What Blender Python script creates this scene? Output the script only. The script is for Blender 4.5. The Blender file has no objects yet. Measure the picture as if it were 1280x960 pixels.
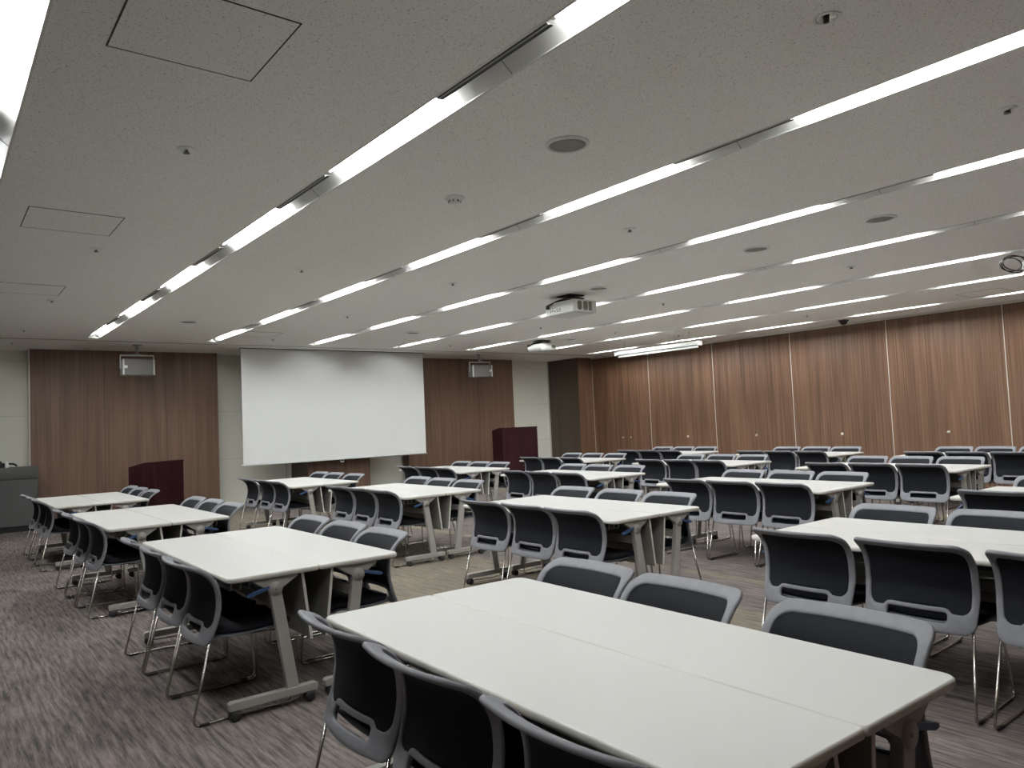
import bpy, bmesh, math, random
from mathutils import Vector, Matrix
from mathutils.geometry import delaunay_2d_cdt

random.seed(7)
SC = bpy.context.scene
COL = SC.collection
S = 1.06                      # final overall size of the room (metres per authored unit)
CAMZ = 1.345                  # camera height
TT = 0.669                    # table top height
H = 2.877                     # ceiling height
K = 0.9733
XW = 14.20                    # wood face of the screen wall
XR = 14.45                    # recessed cream part of the screen wall
YR = -13.06                   # wood partition on the right
XB = -1.3                     # how far the room is built behind the camera

# ------------------------------------------------------------------ materials
def mat(name, col, rough=0.5, metal=0.0, emit=None, estr=0.0, spec=0.5):
    m = bpy.data.materials.new(name)
    m.use_nodes = True
    b = m.node_tree.nodes['Principled BSDF']
    b.inputs['Base Color'].default_value = (*col, 1)
    b.inputs['Roughness'].default_value = rough
    b.inputs['Metallic'].default_value = metal
    b.inputs['Specular IOR Level'].default_value = spec
    if emit:
        b.inputs['Emission Color'].default_value = (*emit, 1)
        b.inputs['Emission Strength'].default_value = estr
    return m

def nt(m):
    t = m.node_tree
    return t, t.nodes, t.links, t.nodes['Principled BSDF']

def noise_tint(m, scale, lo, hi, stretch=(1, 1, 1), detail=4, bump=0.0, bscale=None):
    """vary the base colour between lo and hi with a procedural noise"""
    t, N, L, b = nt(m)
    tc = N.new('ShaderNodeTexCoord'); mp = N.new('ShaderNodeMapping')
    mp.inputs['Scale'].default_value = stretch
    L.new(tc.outputs['Object'], mp.inputs['Vector'])
    n = N.new('ShaderNodeTexNoise'); n.inputs['Scale'].default_value = scale
    n.inputs['Detail'].default_value = detail
    L.new(mp.outputs['Vector'], n.inputs['Vector'])
    r = N.new('ShaderNodeValToRGB')
    r.color_ramp.elements[0].position = 0.3; r.color_ramp.elements[0].color = (*lo, 1)
    r.color_ramp.elements[1].position = 0.7; r.color_ramp.elements[1].color = (*hi, 1)
    L.new(n.outputs['Fac'], r.inputs['Fac']); L.new(r.outputs['Color'], b.inputs['Base Color'])
    if bump:
        bp = N.new('ShaderNodeBump'); bp.inputs['Strength'].default_value = bump
        bp.inputs['Distance'].default_value = 0.002
        n2 = n
        if bscale:
            n2 = N.new('ShaderNodeTexNoise'); n2.inputs['Scale'].default_value = bscale
            L.new(tc.outputs['Object'], n2.inputs['Vector'])
        L.new(n2.outputs['Fac'], bp.inputs['Height']); L.new(bp.outputs['Normal'], b.inputs['Normal'])
    return m

def wood(name, dark, mid, light, rough=0.45, fine=34.0):
    """vertical grain; works on walls along X and along Y"""
    m = mat(name, mid, rough)
    t, N, L, b = nt(m)
    tc = N.new('ShaderNodeTexCoord'); sp = N.new('ShaderNodeSeparateXYZ')
    L.new(tc.outputs['Object'], sp.inputs['Vector'])
    ad = N.new('ShaderNodeMath'); ad.operation = 'ADD'
    L.new(sp.outputs['X'], ad.inputs[0]); L.new(sp.outputs['Y'], ad.inputs[1])
    def grain(sc, zs, detail):
        zz = N.new('ShaderNodeMath'); zz.operation = 'MULTIPLY'; zz.inputs[1].default_value = zs
        L.new(sp.outputs['Z'], zz.inputs[0])
        cb = N.new('ShaderNodeCombineXYZ')
        L.new(ad.outputs[0], cb.inputs['X']); L.new(zz.outputs[0], cb.inputs['Z'])
        n = N.new('ShaderNodeTexNoise'); n.inputs['Scale'].default_value = sc
        n.inputs['Detail'].default_value = detail; n.inputs['Roughness'].default_value = 0.6
        L.new(cb.outputs[0], n.inputs['Vector'])
        return n
    g1 = grain(fine, 0.012, 4); g2 = grain(7.0, 0.05, 2)
    mx = N.new('ShaderNodeMath'); mx.operation = 'MULTIPLY_ADD'
    mx.inputs[1].default_value = 0.62
    m2 = N.new('ShaderNodeMath'); m2.operation = 'MULTIPLY'; m2.inputs[1].default_value = 0.38
    L.new(g2.outputs['Fac'], m2.inputs[0])
    L.new(g1.outputs['Fac'], mx.inputs[0]); L.new(m2.outputs[0], mx.inputs[2])
    r = N.new('ShaderNodeValToRGB'); e = r.color_ramp.elements
    e[0].position = 0.33; e[0].color = (*dark, 1)
    e[1].position = 0.67; e[1].color = (*light, 1)
    x = e.new(0.5); x.color = (*mid, 1)
    L.new(mx.outputs[0], r.inputs['Fac']); L.new(r.outputs['Color'], b.inputs['Base Color'])
    return m

M = {}
M['table'] = mat('white_laminate', (0.70, 0.705, 0.69), 0.30)
M['edge'] = mat('cream_edge_band', (0.62, 0.61, 0.56), 0.45)
M['tgrey'] = mat('warm_grey_metal', (0.36, 0.35, 0.325), 0.42)
M['panel'] = mat('grey_modesty_board', (0.25, 0.245, 0.225), 0.5)
M['lever'] = mat('blue_plastic', (0.034, 0.080, 0.19), 0.4)
M['black'] = mat('black_plastic', (0.012, 0.012, 0.013), 0.45)
M['caster'] = mat('black_rubber', (0.02, 0.02, 0.021), 0.6)
M['chrome'] = mat('chrome', (0.50, 0.48, 0.45), 0.24, 1.0)
M['frame'] = noise_tint(mat('grey_plastic', (0.215, 0.22, 0.245, ), 0.55, spec=0.3), 30, (0.205, 0.21, 0.234), (0.228, 0.234, 0.26), bump=0.05, bscale=900)
M['pan'] = mat('slate_plastic', (0.09, 0.10, 0.12), 0.5)
M['seat'] = noise_tint(mat('black_fabric', (0.010, 0.011, 0.014), 0.9, spec=0.08), 400, (0.008, 0.009, 0.011), (0.015, 0.016, 0.02), bump=0.3)
M['mesh'] = mat('black_mesh', (0.022, 0.024, 0.031), 0.75, spec=0.12)
def weave(m):
    t, N, L, b = nt(m)
    tc = N.new('ShaderNodeTexCoord'); sp = N.new('ShaderNodeSeparateXYZ')
    L.new(tc.outputs['Object'], sp.inputs['Vector'])
    def wav(sock, f):
        a = N.new('ShaderNodeMath'); a.operation = 'MULTIPLY'; a.inputs[1].default_value = f
        L.new(sp.outputs[sock], a.inputs[0])
        s = N.new('ShaderNodeMath'); s.operation = 'SINE'; L.new(a.outputs[0], s.inputs[0])
        return s
    s1, s2 = wav('X', 1400), wav('Z', 1400)
    p = N.new('ShaderNodeMath'); p.operation = 'MULTIPLY'
    L.new(s1.outputs[0], p.inputs[0]); L.new(s2.outputs[0], p.inputs[1])
    r = N.new('ShaderNodeValToRGB')
    r.color_ramp.elements[0].position = 0.0; r.color_ramp.elements[0].color = (0.009, 0.010, 0.013, 1)
    r.color_ramp.elements[1].position = 1.0; r.color_ramp.elements[1].color = (0.030, 0.033, 0.042, 1)
    L.new(p.outputs[0], r.inputs['Fac']); L.new(r.outputs['Color'], b.inputs['Base Color'])
weave(M['mesh'])
M['wood'] = wood('walnut_panel', (0.062, 0.032, 0.018), (0.145, 0.077, 0.045), (0.232, 0.131, 0.079), fine=52.0)
M['wood_front'] = wood('walnut_wall_board', (0.105, 0.060, 0.041), (0.165, 0.098, 0.066), (0.225, 0.140, 0.096), fine=40)
M['wood_shaded'] = wood('shaded_walnut', (0.05, 0.035, 0.024), (0.075, 0.052, 0.036), (0.095, 0.068, 0.048))  # same walnut, with the shade of side faces put into its colour
M['mahogany'] = wood('mahogany', (0.017, 0.004, 0.006), (0.026, 0.006, 0.009), (0.037, 0.009, 0.012), rough=0.6, fine=22)
M['mahogany'].node_tree.nodes['Principled BSDF'].inputs['Specular IOR Level'].default_value = 0.15
M['alu'] = mat('pale_trim', (0.62, 0.60, 0.55), 0.35, 0.3)
M['dark_gap'] = mat('shadow_gap', (0.012, 0.011, 0.010), 0.9)
M['cream'] = mat('cream_wallpaper', (0.60, 0.60, 0.53), 0.8)
def cream_lines(m):
    t, N, L, b = nt(m)
    tc = N.new('ShaderNodeTexCoord'); sp = N.new('ShaderNodeSeparateXYZ')
    L.new(tc.outputs['Object'], sp.inputs['Vector'])
    md = N.new('ShaderNodeMath'); md.operation = 'FRACT'
    dv = N.new('ShaderNodeMath'); dv.operation = 'MULTIPLY'; dv.inputs[1].default_value = 1 / 0.9
    L.new(sp.outputs['Z'], dv.inputs[0]); L.new(dv.outputs[0], md.inputs[0])
    gt = N.new('ShaderNodeMath'); gt.operation = 'LESS_THAN'; gt.inputs[1].default_value = 0.010
    L.new(md.outputs[0], gt.inputs[0])
    mx = N.new('ShaderNodeMix'); mx.data_type = 'RGBA'
    mx.inputs[6].default_value = (0.80, 0.80, 0.71, 1); mx.inputs[7].default_value = (0.62, 0.62, 0.55, 1)
    L.new(gt.outputs[0], mx.inputs[0]); L.new(mx.outputs[2], b.inputs['Base Color'])
cream_lines(M['cream'])
M['screen'] = mat('matte_screen_fabric', (0.765, 0.785, 0.785), 0.9)
M['white'] = mat('white_plastic', (0.84, 0.85, 0.83), 0.4)
M['white_metal'] = mat('white_painted_metal', (0.62, 0.64, 0.62), 0.4)
M['grille'] = mat('grey_grille', (0.22, 0.215, 0.18), 0.7)
M['spk'] = noise_tint(mat('speaker_cloth', (0.16, 0.16, 0.155), 0.8), 300, (0.13, 0.13, 0.125), (0.19, 0.19, 0.18))
M['spk_body'] = mat('light_grey_cabinet', (0.33, 0.33, 0.32), 0.5)
M['console'] = noise_tint(mat('dark_grey_laminate', (0.075, 0.08, 0.08), 0.55), 60, (0.068, 0.072, 0.072), (0.085, 0.09, 0.09))
M['brass'] = mat('satin_steel', (0.72, 0.69, 0.63), 0.3, 0.8)
M['refl'] = mat('white_reflector', (0.66, 0.66, 0.63), 0.35)
M['slot'] = mat('dark_slot', (0.03, 0.03, 0.028), 0.7)
LAMP = 64.0
M['lamp'] = mat('lit_lamp_diffuser', (0.9, 0.9, 0.9), 0.5, emit=(0.985, 1.0, 0.985), estr=LAMP)

def ceiling_mat():
    m = mat('fissured_ceiling_board', (0.60, 0.585, 0.555), 0.9)
    t, N, L, b = nt(m)
    tc = N.new('ShaderNodeTexCoord')
    n = N.new('ShaderNodeTexNoise'); n.inputs['Scale'].default_value = 120; n.inputs['Detail'].default_value = 3
    n.inputs['Distortion'].default_value = 0.6
    L.new(tc.outputs['Object'], n.inputs['Vector'])
    r = N.new('ShaderNodeValToRGB'); e = r.color_ramp.elements
    e[0].position = 0.33; e[0].color = (0.52, 0.51, 0.48, 1)
    e[1].position = 0.41; e[1].color = (0.91, 0.90, 0.855, 1)
    L.new(n.outputs['Fac'], r.inputs['Fac'])
    L.new(r.outputs['Color'], b.inputs['Base Color'])
    return m
M['ceiling'] = ceiling_mat()

def carpet_mat():
    m = mat('striated_carpet_tiles', (0.10, 0.09, 0.085), 0.95, spec=0.1)
    t, N, L, b = nt(m)
    tc = N.new('ShaderNodeTexCoord'); sp = N.new('ShaderNodeSeparateXYZ')
    L.new(tc.outputs['Object'], sp.inputs['Vector'])
    def nz(scale, stretch, detail=3, rough=0.5):
        mp = N.new('ShaderNodeMapping'); mp.inputs['Scale'].default_value = stretch
        L.new(tc.outputs['Object'], mp.inputs['Vector'])
        n = N.new('ShaderNodeTexNoise'); n.inputs['Scale'].default_value = scale
        n.inputs['Detail'].default_value = detail; n.inputs['Roughness'].default_value = rough
        L.new(mp.outputs['Vector'], n.inputs['Vector'])
        return n
    # long streaks running towards the screen wall, chopped per tile
    streak = nz(1.0, (4.0, 52, 1), 4, 0.62)
    patch = nz(1.0, (1.9, 3.1, 1), 2)
    fine = nz(1.0, (22, 170, 1), 2)
    fuzz = nz(420, (1, 1, 1), 2)
    r = N.new('ShaderNodeValToRGB'); e = r.color_ramp.elements
    e[0].position = 0.33; e[0].color = (0.064, 0.063, 0.059, 1)
    e[1].position = 0.67; e[1].color = (0.235, 0.196, 0.186, 1)
    pm = N.new('ShaderNodeMath'); pm.operation = 'MULTIPLY_ADD'; pm.inputs[1].default_value = 0.26
    L.new(patch.outputs['Fac'], pm.inputs[0])
    pa = N.new('ShaderNodeMath'); pa.operation = 'SUBTRACT'; pa.inputs[1].default_value = 0.13
    L.new(streak.outputs['Fac'], pa.inputs[0]); L.new(pa.outputs[0], pm.inputs[2])
    streak = pm
    L.new(streak.outputs[0], r.inputs['Fac'])
    r2 = N.new('ShaderNodeValToRGB'); e = r2.color_ramp.elements
    e[0].position = 0.33; e[0].color = (0.120, 0.108, 0.088, 1)
    e[1].position = 0.67; e[1].color = (0.250, 0.219, 0.178, 1)
    L.new(streak.outputs[0], r2.inputs['Fac'])
    # beige bands of tiles along the aisles, set by where the tile lies (Y)
    def band(lo, hi):
        a = N.new('ShaderNodeMath'); a.operation = 'GREATER_THAN'; a.inputs[1].default_value = lo
        c = N.new('ShaderNodeMath'); c.operation = 'LESS_THAN'; c.inputs[1].default_value = hi
        d = N.new('ShaderNodeMath'); d.operation = 'MULTIPLY'
        L.new(sp.outputs['Y'], a.inputs[0]); L.new(sp.outputs['Y'], c.inputs[0])
        L.new(a.outputs[0], d.inputs[0]); L.new(c.outputs[0], d.inputs[1])
        return d
    bs = [band(-4.42, -2.65), band(-5.27, -5.15), band(-9.9, -8.9)]
    gx = N.new('ShaderNodeMath'); gx.operation = 'GREATER_THAN'; gx.inputs[1].default_value = 2.55
    L.new(sp.outputs['X'], gx.inputs[0])
    s = bs[0]
    for o in bs[1:]:
        q = N.new('ShaderNodeMath'); q.operation = 'ADD'
        L.new(s.outputs[0], q.inputs[0]); L.new(o.outputs[0], q.inputs[1]); s = q
    q = N.new('ShaderNodeMath'); q.operation = 'MULTIPLY'
    L.new(s.outputs[0], q.inputs[0]); L.new(gx.outputs[0], q.inputs[1]); s = q
    mx = N.new('ShaderNodeMix'); mx.data_type = 'RGBA'
    L.new(s.outputs[0], mx.inputs[0]); L.new(r.outputs['Color'], mx.inputs[6]); L.new(r2.outputs['Color'], mx.inputs[7])
    # fine yarn variation
    ml = N.new('ShaderNodeMix'); ml.data_type = 'RGBA'; ml.blend_type = 'MULTIPLY'; ml.inputs[0].default_value = 1
    rr = N.new('ShaderNodeValToRGB'); e = rr.color_ramp.elements
    e[0].position = 0.3; e[0].color = (0.72, 0.72, 0.72, 1); e[1].position = 0.7; e[1].color = (1.25, 1.25, 1.25, 1)
    av = N.new('ShaderNodeMath'); av.operation = 'ADD'
    L.new(fine.outputs['Fac'], av.inputs[0]); L.new(fuzz.outputs['Fac'], av.inputs[1])
    hv = N.new('ShaderNodeMath'); hv.operation = 'MULTIPLY'; hv.inputs[1].default_value = 0.5
    L.new(av.outputs[0], hv.inputs[0]); L.new(hv.outputs[0], rr.inputs['Fac'])
    L.new(mx.outputs[2], ml.inputs[6]); L.new(rr.outputs['Color'], ml.inputs[7])
    L.new(ml.outputs[2], b.inputs['Base Color'])
    bp = N.new('ShaderNodeBump'); bp.inputs['Strength'].default_value = 0.35; bp.inputs['Distance'].default_value = 0.003
    L.new(fuzz.outputs['Fac'], bp.inputs['Height']); L.new(bp.outputs['Normal'], b.inputs['Normal'])
    return m
M['carpet'] = carpet_mat()

# ------------------------------------------------------------------ mesh helpers
class MB:
    """collects shapes into one mesh; each shape carries a material slot"""
    def __init__(self):
        self.bm = bmesh.new(); self.mats = []
    def _slot(self, m):
        if m not in self.mats: self.mats.append(m)
        return self.mats.index(m)
    def _take(self, src, m, smooth):
        me = bpy.data.meshes.new('tmp'); src.to_mesh(me); src.free()
        n0 = len(self.bm.faces); self.bm.from_mesh(me); bpy.data.meshes.remove(me)
        self.bm.faces.ensure_lookup_table()
        i = self._slot(m)
        for f in self.bm.faces[n0:]:
            f.material_index = i; f.smooth = smooth
    def box(self, m, a, b, bevel=0.0, seg=2, rot=None, org=None, smooth=False):
        bm = bmesh.new(); bmesh.ops.create_cube(bm, size=1)
        c = [(a[i] + b[i]) / 2 for i in range(3)]; d = [abs(b[i] - a[i]) for i in range(3)]
        for v in bm.verts: v.co = Vector((v.co.x * d[0], v.co.y * d[1], v.co.z * d[2]))
        if bevel > 0:
            bmesh.ops.bevel(bm, geom=bm.edges[:], offset=bevel, segments=seg, affect='EDGES', profile=0.5)
        if rot is not None:
            bmesh.ops.transform(bm, matrix=rot, verts=bm.verts)
        for v in bm.verts: v.co += Vector(c)
        self._take(bm, m, smooth or bevel > 0.004)
        return self
    def prism(self, m, pts, axis, lo, hi, bevel=0.0, smooth=False):
        """polygon pts (2-D) extruded along axis"""
        def p3(u, v, w):
            return {'x': (w, u, v), 'y': (u, w, v), 'z': (u, v, w)}[axis]
        bm = bmesh.new()
        A = [bm.verts.new(p3(u, v, lo)) for u, v in pts]; B = [bm.verts.new(p3(u, v, hi)) for u, v in pts]
        n = len(pts)
        bm.faces.new(A[::-1]); bm.faces.new(B)
        for i in range(n): bm.faces.new((A[i], A[(i + 1) % n], B[(i + 1) % n], B[i]))
        bmesh.ops.recalc_face_normals(bm, faces=bm.faces)
        if bevel > 0:
            bmesh.ops.bevel(bm, geom=bm.edges[:], offset=bevel, segments=2, affect='EDGES', profile=0.5)
        self._take(bm, m, smooth)
        return self
    def tube(self, m, path, r, n=8, closed=False):
        P = [Vector(p) for p in path]
        bm = bmesh.new(); rings = []
        up = Vector((0, 0, 1))
        N_ = len(P); prev = None
        for i, p in enumerate(P):
            if closed: t = P[(i + 1) % N_] - P[i - 1]
            else: t = P[min(i + 1, N_ - 1)] - P[max(i - 1, 0)]
            t.normalize()
            if prev is None:
                a = t.cross(up) if abs(t.dot(up)) < 0.95 else t.cross(Vector((1, 0, 0)))
            else:
                a = prev - t * prev.dot(t)
            a.normalize(); prev = a; c = t.cross(a)
            rings.append([bm.verts.new(p + (a * math.cos(2 * math.pi * k / n) + c * math.sin(2 * math.pi * k / n)) * r) for k in range(n)])
        rng = range(N_) if closed else range(N_ - 1)
        for i in rng:
            A, B = rings[i], rings[(i + 1) % N_]
            for k in range(n): bm.faces.new((A[k], A[(k + 1) % n], B[(k + 1) % n], B[k]))
        if not closed:
            bm.faces.new(rings[0][::-1]); bm.faces.new(rings[-1])
        bmesh.ops.recalc_face_normals(bm, faces=bm.faces)
        self._take(bm, m, True)
        return self
    def lathe(self, m, prof, n=24, center=(0, 0, 0), axis='z', smooth=True):
        bm = bmesh.new(); rings = []
        for r, z in prof:
            ring = []
            for k in range(n):
                a = 2 * math.pi * k / n
                p = {'z': (r * math.cos(a), r * math.sin(a), z), 'x': (z, r * math.cos(a), r * math.sin(a)), 'y': (r * math.cos(a), z, r * math.sin(a))}[axis]
                ring.append(bm.verts.new(Vector(p) + Vector(center)))
            rings.append(ring)
        for A, B in zip(rings, rings[1:]):
            for k in range(n): bm.faces.new((A[k], A[(k + 1) % n], B[(k + 1) % n], B[k]))
        bm.faces.new(rings[0]); bm.faces.new(rings[-1])
        bmesh.ops.recalc_face_normals(bm, faces=bm.faces)
        self._take(bm, m, smooth)
        return self
    def build(self, name, parent=None, loc=None, rotz=0.0):
        me = bpy.data.meshes.new(name); self.bm.to_mesh(me); self.bm.free()
        for m in self.mats: me.materials.append(m)
        o = bpy.data.objects.new(name, me); COL.objects.link(o)
        if parent is not None: o.parent = parent
        if loc is not None: o.location = loc
        if rotz: o.rotation_euler.z = rotz
        return o

def fillet(pts, r, n=5):
    P = [Vector(p) for p in pts]; out = [P[0]]
    for i in range(1, len(P) - 1):
        a, b = (P[i - 1] - P[i]), (P[i + 1] - P[i])
        d = min(r, a.length * 0.49, b.length * 0.49)
        s, e = P[i] + a.normalized() * d, P[i] + b.normalized() * d
        for k in range(n + 1):
            t = k / n
            out.append(s * (1 - t) ** 2 + P[i] * 2 * t * (1 - t) + e * t ** 2)
    out.append(P[-1])
    return out

def tag(o, label, cat, group=None):
    o['label'] = label; o['category'] = cat
    if group: o['group'] = group
    return o
def struct(o):
    o['kind'] = 'structure'; return o
def thing(name, loc, rotz, label, cat, group=None):
    o = bpy.data.objects.new(name, None); COL.objects.link(o)
    o.empty_display_size = 0.1
    o.location = loc; o.rotation_euler.z = rotz
    return tag(o, label, cat, group)
def dup(root, loc, rotz, label):
    r = root.copy(); COL.objects.link(r); r.location = loc; r.rotation_euler.z = rotz
    r['label'] = label
    for ch in root.children:
        c = ch.copy(); COL.objects.link(c); c.parent = r
        for g in ch.children:
            d = g.copy(); COL.objects.link(d); d.parent = c
    return r

# ------------------------------------------------------------------ camera
F_PX, YAW, PITCH, ROLL = 932.4615, -0.66787, 0.0524466, -0.0435207
cy, sy = math.cos(YAW), math.sin(YAW)
FWD = Vector((cy * math.cos(PITCH), sy * math.cos(PITCH), math.sin(PITCH)))
R0 = Vector((sy, -cy, 0)); U0 = R0.cross(FWD)
RIGHT = R0 * math.cos(ROLL) + U0 * math.sin(ROLL)
UP = -R0 * math.sin(ROLL) + U0 * math.cos(ROLL)
cam = bpy.data.cameras.new('camera'); cam.sensor_width = 36.0; cam.lens = F_PX / 1280 * 36
cam.clip_start = 0.02; cam.clip_end = 100
co = bpy.data.objects.new('camera', cam); COL.objects.link(co)
CAMPOS = Vector((0, 0, CAMZ))
co.matrix_world = Matrix(((RIGHT.x, UP.x, -FWD.x, 0), (RIGHT.y, UP.y, -FWD.y, 0), (RIGHT.z, UP.z, -FWD.z, CAMZ * S), (0, 0, 0, 1)))
SC.camera = co
def px_of(p):
    d = Vector(p) - CAMPOS; z = d.dot(FWD)
    if z < 0.05: return None
    return 640 + F_PX * d.dot(RIGHT) / z, 480 - F_PX * d.dot(UP) / z
def in_frame(pts, m=4):
    q = [px_of(p) for p in pts]; q = [a for a in q if a]
    if not q: return False
    xs = [a[0] for a in q]; ys = [a[1] for a in q]
    return max(xs) > -m and min(xs) < 1280 + m and max(ys) > -m and min(ys) < 960 + m

# ------------------------------------------------------------------ room shell
YL = 3.2                       # how far the room goes to the left of the camera
struct(MB().box(M['cream'], (XB, YL, 0), (XR + 0.06, YL + 0.06, H)).build('wall_left'))
struct(MB().box(M['wood'], (XB - 0.06, -13.9, 0), (XB, YL, H)).build('wall_back'))
fl = MB().box(M['carpet'], (XB, -13.9, -0.06), (XR + 0.05, YL, 0)).build('floor'); struct(fl)

TR = [(-0.27 - 1.74 * j) * K for j in range(8)]      # trough centre lines
TW = 0.08                                            # half width
TD, LZ = 0.090, 0.028                                # trough depth, lamp height in it
XE = 12.82 * K                                       # trough end
XS = 13.13 * K                                       # seam in the ceiling
c = MB()
edges = [YL] + [v for y in TR for v in (y + TW, y - TW)] + [-13.9]
for a, b in zip(edges[0::2], edges[1::2]):
    c.box(M['ceiling'], (XB, b, H), (XE, a, H + 0.11))
c.box(M['ceiling'], (XE, -13.9, H), (XS, YL, H + 0.11))
c.box(M['ceiling'], (XS + 0.016, -13.9, H), (XR + 0.1, YL, H + 0.11))
c.box(M['dark_gap'], (XB, -13.9, H + 0.11), (XR + 0.1, YL, H + 0.13))
c.box(M['dark_gap'], (XS, -13.9, H + 0.012), (XS + 0.016, YL, H + 0.11))
struct(c.build('ceiling'))
struct(MB().box(M['grille'], (XS - 0.002, -13.1, H - 0.004), (XS + 0.030, YL, H)).build('trim_21'))

# screen wall: cream recesses, walnut boards in front of them
w = MB()
w.box(M['cream'], (XR, -12.9, 0), (XR + 0.06, YL, H))
struct(w.build('wall_front'))
def boards(name, y0, y1, seams, x0, x1, m):
    q = MB(); ys = [y0] + list(seams) + [y1]
    for a, b in zip(ys, ys[1:]):
        q.box(m, (x0, b + 0.0035, 0.0), (x1, a - 0.0035, H))
    q.box(M['dark_gap'], (x0 + 0.006, y1 + 0.01, 0.0), (x1, y0 - 0.01, H - 0.001))
    return struct(q.build(name))
kf = XW / 14.59
boards('wall_front_left_boards', -1.36 * kf, -4.38 * kf, (-2.46 * kf, -3.46 * kf), XW, XR, M['wood_front'])
boards('wall_front_right_boards', -8.485 * kf, -11.54 * kf, (-9.36 * kf, -10.46 * kf), XW, XR, M['wood_front'])
t = MB().box(M['alu'], (XW - 0.004, -1.36 * kf - 0.004, 0), (XR, -1.36 * kf + 0.012, H)).build('trim_1'); struct(t)
# walnut clad column behind the screen
XP = 13.62
p = MB()
p.box(M['wood_shaded'], (XP + 0.02, -0.5157 * XP, 0), (XR, -0.4203 * XP, H))  # column sides: shade painted into the walnut, lighter skins go in front
ym = -0.474 * XP
p.box(M['wood_front'], (XP, ym + 0.003, 0), (XP + 0.02, -0.4203 * XP + 0.001, H))
p.box(M['wood_front'], (XP, -0.5157 * XP, 0), (XP + 0.02, ym - 0.003, H))
struct(p.build('wall_front_column'))
struct(MB().box(M['alu'], (XR - 0.012, -0.389 * XR - 0.008, 0), (XR, -0.389 * XR + 0.008, H)).build('trim_2'))
# corner pier, then the long walnut partition on the right
YP = -12.58
XPI = 13.32
q = MB()
q.box(M['wood_shaded'], (XPI + 0.02, YR - 0.1, 0), (XR + 0.05, YP, H))  # pier side in grazing light, its shade painted into the walnut colour
q.box(M['wood'], (XPI, YR - 0.1, 0), (XPI + 0.02, YP + 0.0, H))
struct(q.build('wall_right_pier'))
struct(MB().box(M['alu'], (XR - 0.03, YP, 0), (XR, YP + 0.02, H)).build('trim_3'))
SEAMS = [x * K for x in (11.80, 9.965, 8.11, 6.23, 4.40, 2.56, 0.72, -1.12, -2.96)]
q = MB(); xs = [XPI] + SEAMS + [XB]
for a, b in zip(xs, xs[1:]):
    q.box(M['wood'], (b + 0.006, YR - 0.08, 0.012), (a - 0.006, YR, H - 0.03))
q.box(M['dark_gap'], (XB, YR - 0.1, 0), (XPI, YR - 0.02, H))
wr = struct(q.build('wall_right'))
for i, x in enumerate([XPI - 0.008] + SEAMS):
    struct(MB().box(M['alu'], (x - 0.006, YR - 0.02, 0.012), (x + 0.006, YR + 0.004, H - 0.03)).build('trim_%d' % (i + 4)))
KZ = CAMZ - 0.466 * K
for x in (12.72, 12.46, 10.741, 8.98, 7.157, 5.317, 3.48):
    big = 0.026 if x < 12 else 0.018
    o = MB().lathe(M['brass'], [(big, 0), (big, 0.006), (big * .85, 0.012), (big * .6, 0.016), (0.004, 0.017)], 20, axis='y').build('lock_knob', wr, (x * K, YR, KZ))
struct(MB().box(M['alu'], (XB, YR - 0.02, H - 0.032), (XPI, YR + 0.035, H)).build('trim_20'))
struct(MB().box(M['dark_gap'], (XW - 0.012, -4.38 * kf, 0), (XW, -1.36 * kf, 0.06)).box(M['dark_gap'], (XW - 0.012, -11.54 * kf, 0), (XW, -8.485 * kf, 0.06)).build('baseboard_front'))

# ------------------------------------------------------------------ ceiling light troughs and lamps
ORD = ['leftmost', 'second', 'third', 'fourth', 'fifth', 'sixth', 'seventh', 'eighth']
def rowname(j): return 'leftmost trough' if j == 0 else 'trough %s from left' % ORD[j]
for j, y in enumerate(TR):
    L_ = (XB, XE)
    root = thing('light_trough', (0, y, H), 0, 'long recessed metal light trough in the ceiling, %s' % ('leftmost of eight' if j == 0 else ('rightmost, beside the wood partition' if j == 7 else '%s of eight from the left' % ORD[j])), 'light fitting', 'ceiling light troughs')
    r = MB()
    r.prism(M['refl'], [(0.026, TD), (-TW, 0.002), (-TW - 0.004, 0.002), (-TW - 0.004, 0.010), (0.026, TD + 0.006)], 'x', *L_)
    r.box(M['refl'], (XE - 0.004, -TW, 0.0), (XE, TW, TD))
    refl = r.build('reflector', root)
    s = MB()
    s.box(M['slot'], (L_[0], 0.020, TD - 0.002), (L_[1], TW, TD + 0.004)).box(M['slot'], (L_[0], TW - 0.003, 0.003), (L_[1], TW, TD))
    s.build('lamp_slot', root)
    for i in range(6):
        xg1 = (12.64 - 2.105 * i - 1.24) * K - 0.024; xg0 = (12.64 - 2.105 * (i + 1)) * K + 0.024
        if i == 5: xg0 = XB
        cv = MB().box(M['slot'], (xg0, 0.030, 0.006), (xg1, TW - 0.003, 0.010)).build('slot_cover', root)
        MB().box(M['tgrey'], (xg0, 0.052, 0.003), (xg1, 0.059, 0.006)).build('slot_rail', cv)
    MB().box(M['refl'], (L_[0], TW - 0.002, -0.0015), (L_[1], TW + 0.010, 0.003)).build('flange', root)
    MB().box(M['refl'], (L_[0], -TW - 0.010, -0.0015), (L_[1], -TW + 0.002, 0.003)).build('flange', root)
    for i in range(6):          # joints between lengths of reflector
        xj = (12.66 - 2.105 * i - 1.27 - 0.42) * K
        t_ = (TD - 0.002) / (0.026 + TW)
        MB().prism(M['slot'], [(0.02, TD - 0.0075), (-TW + 0.002, 0.0025), (-TW + 0.002, 0.004), (0.02, TD - 0.006)], 'x', xj, xj + 0.003).build('joint', refl)
lamp0 = None
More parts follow.
